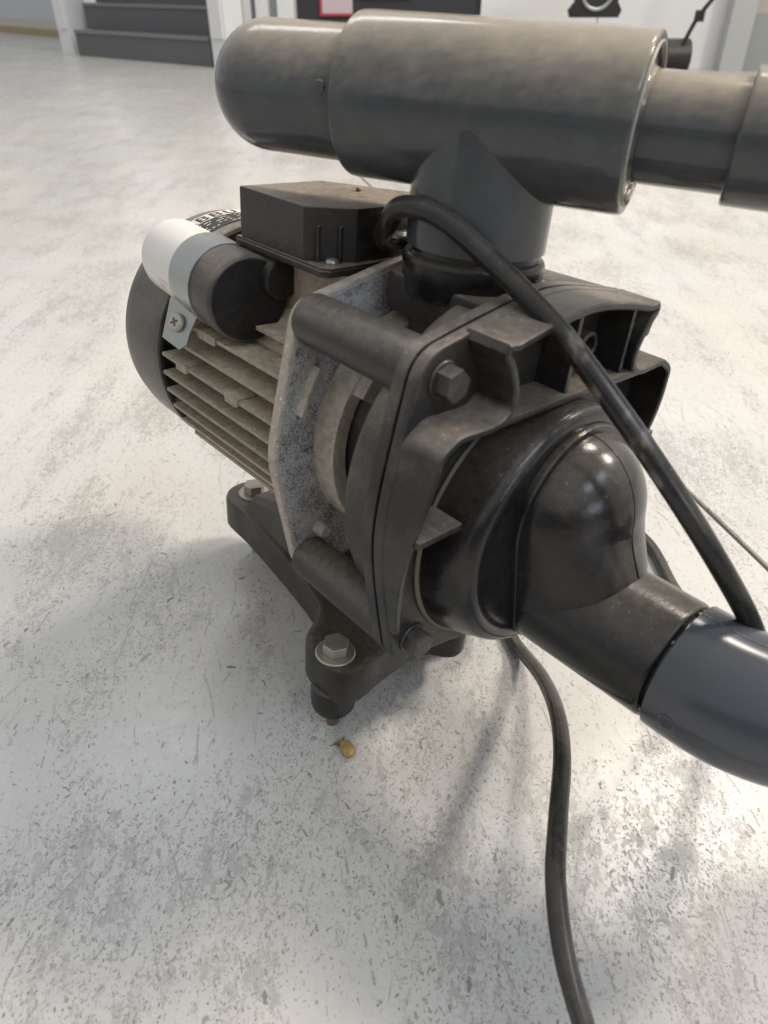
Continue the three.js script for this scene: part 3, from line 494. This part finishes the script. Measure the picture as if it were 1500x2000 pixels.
{
  const c = [], Rb = 0.05; c.push([0, 0, 0.0015]); c.push([0, 0, 0.006]);
  for (let i = 0; i <= 20; i++) { const a = i / 20 * Math.PI / 2; c.push([Rb * (1 - Math.cos(a)), 0, 0.012 + Rb * Math.sin(a)]); }
  c.push([Rb + 0.02, 0, 0.012 + Rb]); c.push([Rb + 0.05, 0, 0.012 + Rb]);
  const R4 = new THREE.Matrix4().makeRotationZ(ROLL);
  mk('bend', [tube(c, 0.0272, 140, 64).applyMatrix4(R4), latheZ([[0.02, 0.0012], [0.0262, 0.0012], [0.0272, 0.0021]].reverse(), 64).applyMatrix4(R4)], M.pvcClean, elb);
  const sL = [], sR = []; for (let i = 0; i <= 30; i++) { const q = c[Math.min(c.length - 1, Math.round(i / 30 * (c.length - 1)))]; sL.push([q[0], q[1] - 0.0271, q[2]]); sR.push([q[0], q[1] + 0.0271, q[2]]); }
  mk('mould_seam', [tube(sL.filter((q, i) => !i || q !== sL[i - 1] && Math.hypot(q[0] - sL[i - 1][0], q[2] - sL[i - 1][2]) > 1e-5), 0.0004, 90, 8).applyMatrix4(R4), tube(sR.filter((q, i) => !i || Math.hypot(q[0] - sR[i - 1][0], q[2] - sR[i - 1][2]) > 1e-5), 0.0004, 90, 8).applyMatrix4(R4)], M.pvcClean, elb);
  mk('moulding_mark', latheZ([[0.0026, 0], [0.0034, 0.0004], [0.0034, -0.002], [0.0026, -0.002]], 28).translate(0, 0, 0.0272).rotateY(-Math.PI / 2).rotateZ(0.16).translate(0, 0, 0.0115).applyMatrix4(R4), M.pvcClean, elb);
  mk('inner_pipe', latheZ([[0.0222, -0.012], [0.0222, 0.002]].reverse(), 64).applyMatrix4(R4), M.pvcClean, elb);
  const beads = []; for (const [a, s] of [[-1.75, 1], [-1.62, 0.7], [-1.9, 0.6], [1.15, 0.9], [1.35, 0.7], [0.9, 0.6], [2.2, 0.5], [-2.6, 0.5]]) beads.push(new THREE.SphereGeometry(0.0011 * s, 10, 8).scale(1.8, 1, 1).rotateZ(a + Math.PI / 2).translate(0.0232 * Math.cos(a), 0.0232 * Math.sin(a), -0.0002));
  mk('glue_bead', beads.map((g) => g.applyMatrix4(R4)), M.glue, elb);
}
// ---------------------------------------------------------------- power cable
{
  const cab = thing('power_cable', 'thick black power cable looped over the pump neck and running down to the floor', 'cable', [0, 0, 0]);
  const a = [[0.024, 0.240, -0.088], [0.0217, 0.2531, -0.078], [0.0034, 0.2500, -0.0865], [-0.0110, 0.2539, -0.0835], [-0.0177, 0.2627, -0.0729], [-0.0194, 0.2705, -0.0656], [-0.0199, 0.2733, -0.0537], [-0.0185, 0.2711, -0.0402], [-0.0172, 0.2624, -0.0203], [-0.0157, 0.2499, 0.0036], [-0.0146, 0.2428, 0.015], [-0.0125, 0.2245, 0.0385], [-0.0087, 0.2034, 0.0614], [0.0001, 0.1755, 0.0838], [0.013, 0.1471, 0.0987], [0.045, 0.100, 0.103], [0.09, 0.05, 0.088], [0.132, 0.016, 0.060], [0.158, 0.0055, 0.034], [0.1749, 0.0044, 0.0102], [0.2058, 0.0044, -0.0302], [0.2123, 0.0044, -0.0717], [0.175, 0.0044, -0.115], [0.115, 0.0044, -0.095], [0.07, 0.0044, -0.055], [0.0527, 0.0048, -0.0293], [0.0489, 0.0065, -0.0211], [0.0263, 0.026, 0.0102], [-0.0045, 0.048, 0.0402], [-0.0286, 0.058, 0.059], [-0.0575, 0.064, 0.0776], [-0.0786, 0.064, 0.0924], [-0.0942, 0.058, 0.1091], [-0.1035, 0.048, 0.1264], [-0.1088, 0.03, 0.1445], [-0.112, 0.008, 0.18], [-0.115, 0.0044, 0.25], [-0.13, 0.0044, 0.36]];
  mk('sheath', tube(a, 0.0041, 620, 16), M.cable, cab);
}
// ---------------------------------------------------------------- small litter
{
  const husk = thing('seed_husk', 'small curled yellow-brown seed husk lying on the floor before the front foot', 'seed husk', [-0.0754, 0, -0.04]);
  const g = new THREE.SphereGeometry(0.0056, 28, 18).scale(0.72, 0.42, 1.15); const p = g.attributes.position;
  for (let i = 0; i < p.count; i++) { const x = p.getX(i), y = p.getY(i), z = p.getZ(i), k = 1 + 0.25 * fbm(x * 500, y * 500, z * 500); p.setXYZ(i, x * k, y * k, z * k * (1 - 0.25 * (z > 0 ? z / 0.006 : 0))); }
  g.computeVertexNormals();
  mk('husk', g.rotateY(-0.2).translate(0, 0.0024, 0), { ...plastic([0.3, 0.2, 0.05], 0.5, 0.5, 0.5, { dust: [0.42, 0.3, 0.1] }) }, husk);
  mk('fringe', Array.from({ length: 7 }, (_, i) => tube([[0, 0.002, -0.004], [0.002 * (i - 3) * 0.5, 0.0022, -0.0075], [0.0035 * (i - 3) * 0.5, 0.0008, -0.0098]], 0.00022, 8, 5)), { ...plastic([0.12, 0.07, 0.03], 0.7, 0.3, 0.3) }, husk);
  const cr = thing('wood_crumb', 'tiny orange wood crumb lying on top of the terminal box', 'crumb', rot(0.0014, 0.0969, -0.124));
  mk('crumb', [new THREE.IcosahedronGeometry(0.0014, 1).scale(1.3, 0.5, 0.8).translate(0, 0.0006, 0), new THREE.IcosahedronGeometry(0.0009, 1).scale(1, 0.7, 1).translate(-0.001, 0.0013, 0.0006)], plastic([0.35, 0.17, 0.05], 0.8, 0.2, 0.2), cr);
}
// ---------------------------------------------------------------- showroom background (forward / right distances from where the photographer stood)
const at = (f, r, y = 0) => [EYE.x + FH.x * f + RH.x * r, y, EYE.z + FH.z * f + RH.z * r];
const flat = (c, rough = 0.6, o = {}) => new THREE.MeshStandardMaterial({ color: new THREE.Color(...c), roughness: rough, ...o });
const bgT = (name, label, cat, f, r, f2, r2) => {         // group at (f,r) whose x axis runs to (f2,r2)
  const g = thing(name, label, cat, at(f, r)), a = V3(...at(f, r)), b = V3(...at(f2, r2)), d = b.clone().sub(a); g.rotation.y = Math.atan2(-d.z, d.x); g.userData.len = undefined; return [g, d.length()];
};
const bx = (name, parent, x0, x1, y0, y1, z0, z1, m) => { const g = new THREE.BoxGeometry((x1 - x0) * G, (y1 - y0) * G, (z1 - z0) * G).translate((x0 + x1) / 2 * G, (y0 + y1) / 2 * G, (z0 + z1) / 2 * G); const o = new THREE.Mesh(g, m); o.name = name; o.castShadow = o.receiveShadow = true; parent.add(o); return o; };
const whiteM = flat([0.72, 0.72, 0.71], 0.55), greyM = flat([0.36, 0.38, 0.4], 0.6), darkM = flat([0.03, 0.03, 0.033], 0.6), stepM = flat([0.12, 0.12, 0.125], 0.65);
{
  const [w, L] = bgT('partition', 'pale grey partition with a brass kick strip, left of the grey stairs', 'partition', 9.3, -5.6, 6.0, -2.1);
  bx('panel', w, 0, L, 0.1, 2.2, -0.05, 0, flat([0.5, 0.53, 0.55])); bx('skirting', w, 0, L, 0.045, 0.1, -0.05, 0.004, flat([0.5, 0.47, 0.4])); bx('kick_strip', w, 0, L, 0, 0.045, -0.05, 0.008, flat([0.3, 0.22, 0.1], 0.4));
  const [s, Ls] = bgT('stairs', 'dark grey painted stairs between two white posts', 'stairs', 4.72, -1.70, 4.06, -0.83);
  for (let i = 0; i < 9; i++) bx('step', s, -0.05 * Math.min(i, 3), Ls, i * 0.118, (i + 1) * 0.118, -0.12 * (i + 1) - 0.02, -0.12 * i, stepM);
  for (let i = 0; i < 9; i++) bx('nosing', s, 0.002 - 0.05 * Math.min(i, 3), Ls - 0.002, (i + 1) * 0.118 - 0.012, (i + 1) * 0.118 + 0.002, -0.12 * i - 0.03, -0.12 * i + 0.006, flat([0.2, 0.2, 0.205]));
  const [p1] = bgT('post', 'white square post at the left side of the grey stairs', 'post', 4.86, -1.79, 4.2, -0.92);
  bx('shaft', p1, -0.06, 0.05, 0, 2.4, -0.1, 0.02, whiteM); bx('cover_strip', p1, -0.045, 0.035, 0.12, 2.4, 0.02, 0.03, whiteM);
  const [p2] = bgT('post', 'white square post at the right side of the grey stairs, behind the pipe cap', 'post', 4.03, -0.8, 3.4, 0.05);
  bx('shaft', p2, 0, 0.1, 0, 2.4, -0.1, 0.02, whiteM); bx('cover_strip', p2, 0.01, 0.09, 0.12, 2.4, 0.02, 0.03, whiteM);
  const [rl, Lr] = bgT('slatted_partition', 'white upright slats in front of a grey panel, right of the stairs', 'partition', 4.22, -0.75, 4.2, -0.42);
  bx('back_panel', rl, 0, Lr, 0, 2.4, -0.04, 0, greyM);
  for (const [a, b] of [[0.0, 0.02], [0.078, 0.114], [0.14, 0.2], [0.245, 0.325]]) bx('slat', rl, a, b, 0, 2.4, 0, 0.05, whiteM);
  const [cb, Lc] = bgT('display_cabinet', 'dark display cabinet with a red and white notice, behind the pipe', 'cabinet', 4.2, -0.42, 4.15, 0.46);
  bx('body', cb, 0, Lc, 0, 1.9, -0.3, 0, darkM); bx('notice', cb, 0.125, 0.27, 0.2, 0.6, 0, 0.01, flat([0.55, 0.45, 0.47])); bx('notice_border', cb, 0.113, 0.125, 0.2, 0.6, 0, 0.012, flat([0.42, 0.05, 0.06])); bx('notice_border', cb, 0.125, 0.27, 0.2, 0.21, 0.01, 0.014, flat([0.42, 0.05, 0.06]));
  bx('red_rail', cb, 0.3, 0.55, 0.275, 0.305, 0, 0.02, flat([0.4, 0.03, 0.03]));
  const [wb, Lw] = bgT('white_wall_board', 'white wall board behind the right half of the pipe', 'board', 4.12, 0.46, 3.98, 1.6);
  bx('panel', wb, 0, Lw * 0.47, 0, 2.4, -0.04, 0, whiteM); bx('panel', wb, Lw * 0.475, Lw, 0, 2.4, -0.04, 0, whiteM);
  const [rp] = bgT('door_frame', 'grey door frame with a beige panel at the right edge of the room', 'door frame', 3.9, 1.555, 3.75, 2.5);
  bx('jamb', rp, 0, 0.1, 0, 2.4, -0.06, 0.03, flat([0.42, 0.43, 0.42])); bx('panel', rp, 0.1, 1.2, 0.22, 2.4, -0.04, 0.0, flat([0.42, 0.39, 0.34])); bx('lower_panel', rp, 0.1, 1.2, 0, 0.22, -0.04, 0.0, flat([0.3, 0.31, 0.3]));
  // hanging gear in front of the white board
  const seat = thing('hanging_bracket', 'black bracket with a chrome ring hanging before the white board', 'bracket', at(3.6, 0.865, 0.29));
  seat.rotation.y = -YAW;
  const sp = [[-0.1, 0.35], [-0.105, 0.02], [-0.085, -0.02], [-0.11, -0.05], [-0.1, -0.075], [0.1, -0.075], [0.11, -0.05], [0.09, -0.02], [0.11, 0.02], [0.105, 0.35]];
  mk('plate', ext(sp, 0, 0.03, 0.006), M.rubber, seat);
  mk('chrome_ring', new THREE.TorusGeometry(0.062, 0.008, 12, 40).translate(0, 0.015, 0.034), M.zinc, seat);
  const strap = thing('hanging_strap', 'thin black strap with a buckle hanging before the white board', 'strap', at(3.6, 1.31, 0.14)); strap.rotation.y = -YAW;
  mk('webbing', [tube([[0.15, 0.5, 0], [0.1, 0.3, 0], [0.055, 0.17, 0.01], [-0.01, 0.07, 0], [-0.05, -0.03, 0]], 0.009, 30, 8).scale(1, 1, 0.5), rbox(-0.02, 0.015, 0.06, 0.1, -0.01, 0.015, 0.002)], M.rubber, strap);
  const roller = thing('black_roller', 'black roller on the floor behind the pipe joint', 'roller', at(3.65, 1.255, 0)); roller.rotation.y = -YAW;
  mk('drum', new THREE.CylinderGeometry(0.07, 0.07, 0.1, 28).rotateZ(Math.PI / 2).translate(0, 0.07, 0), M.rubber, roller);
  mk('axle', new THREE.CylinderGeometry(0.012, 0.012, 0.14, 12).rotateZ(Math.PI / 2).translate(0, 0.07, 0), M.zinc, roller);
}
{
  const w = new THREE.Group(); w.name = 'wall'; w.userData.kind = 'structure'; w.position.set(...at(-6.5, 0)).multiplyScalar(G); w.rotation.y = -YAW; scene.add(w);  // unseen wall behind the viewpoint, placed to darken reflections on the grey pipes
  bx('unseen_wall_face', w, -9, 9, 0, 2.6, -0.1, 0, flat([0.16, 0.155, 0.15], 0.8)); bx('skirting', w, -9, 9, 0, 0.12, -0.13, -0.1, darkM);
}
renderer.render(scene, camera);
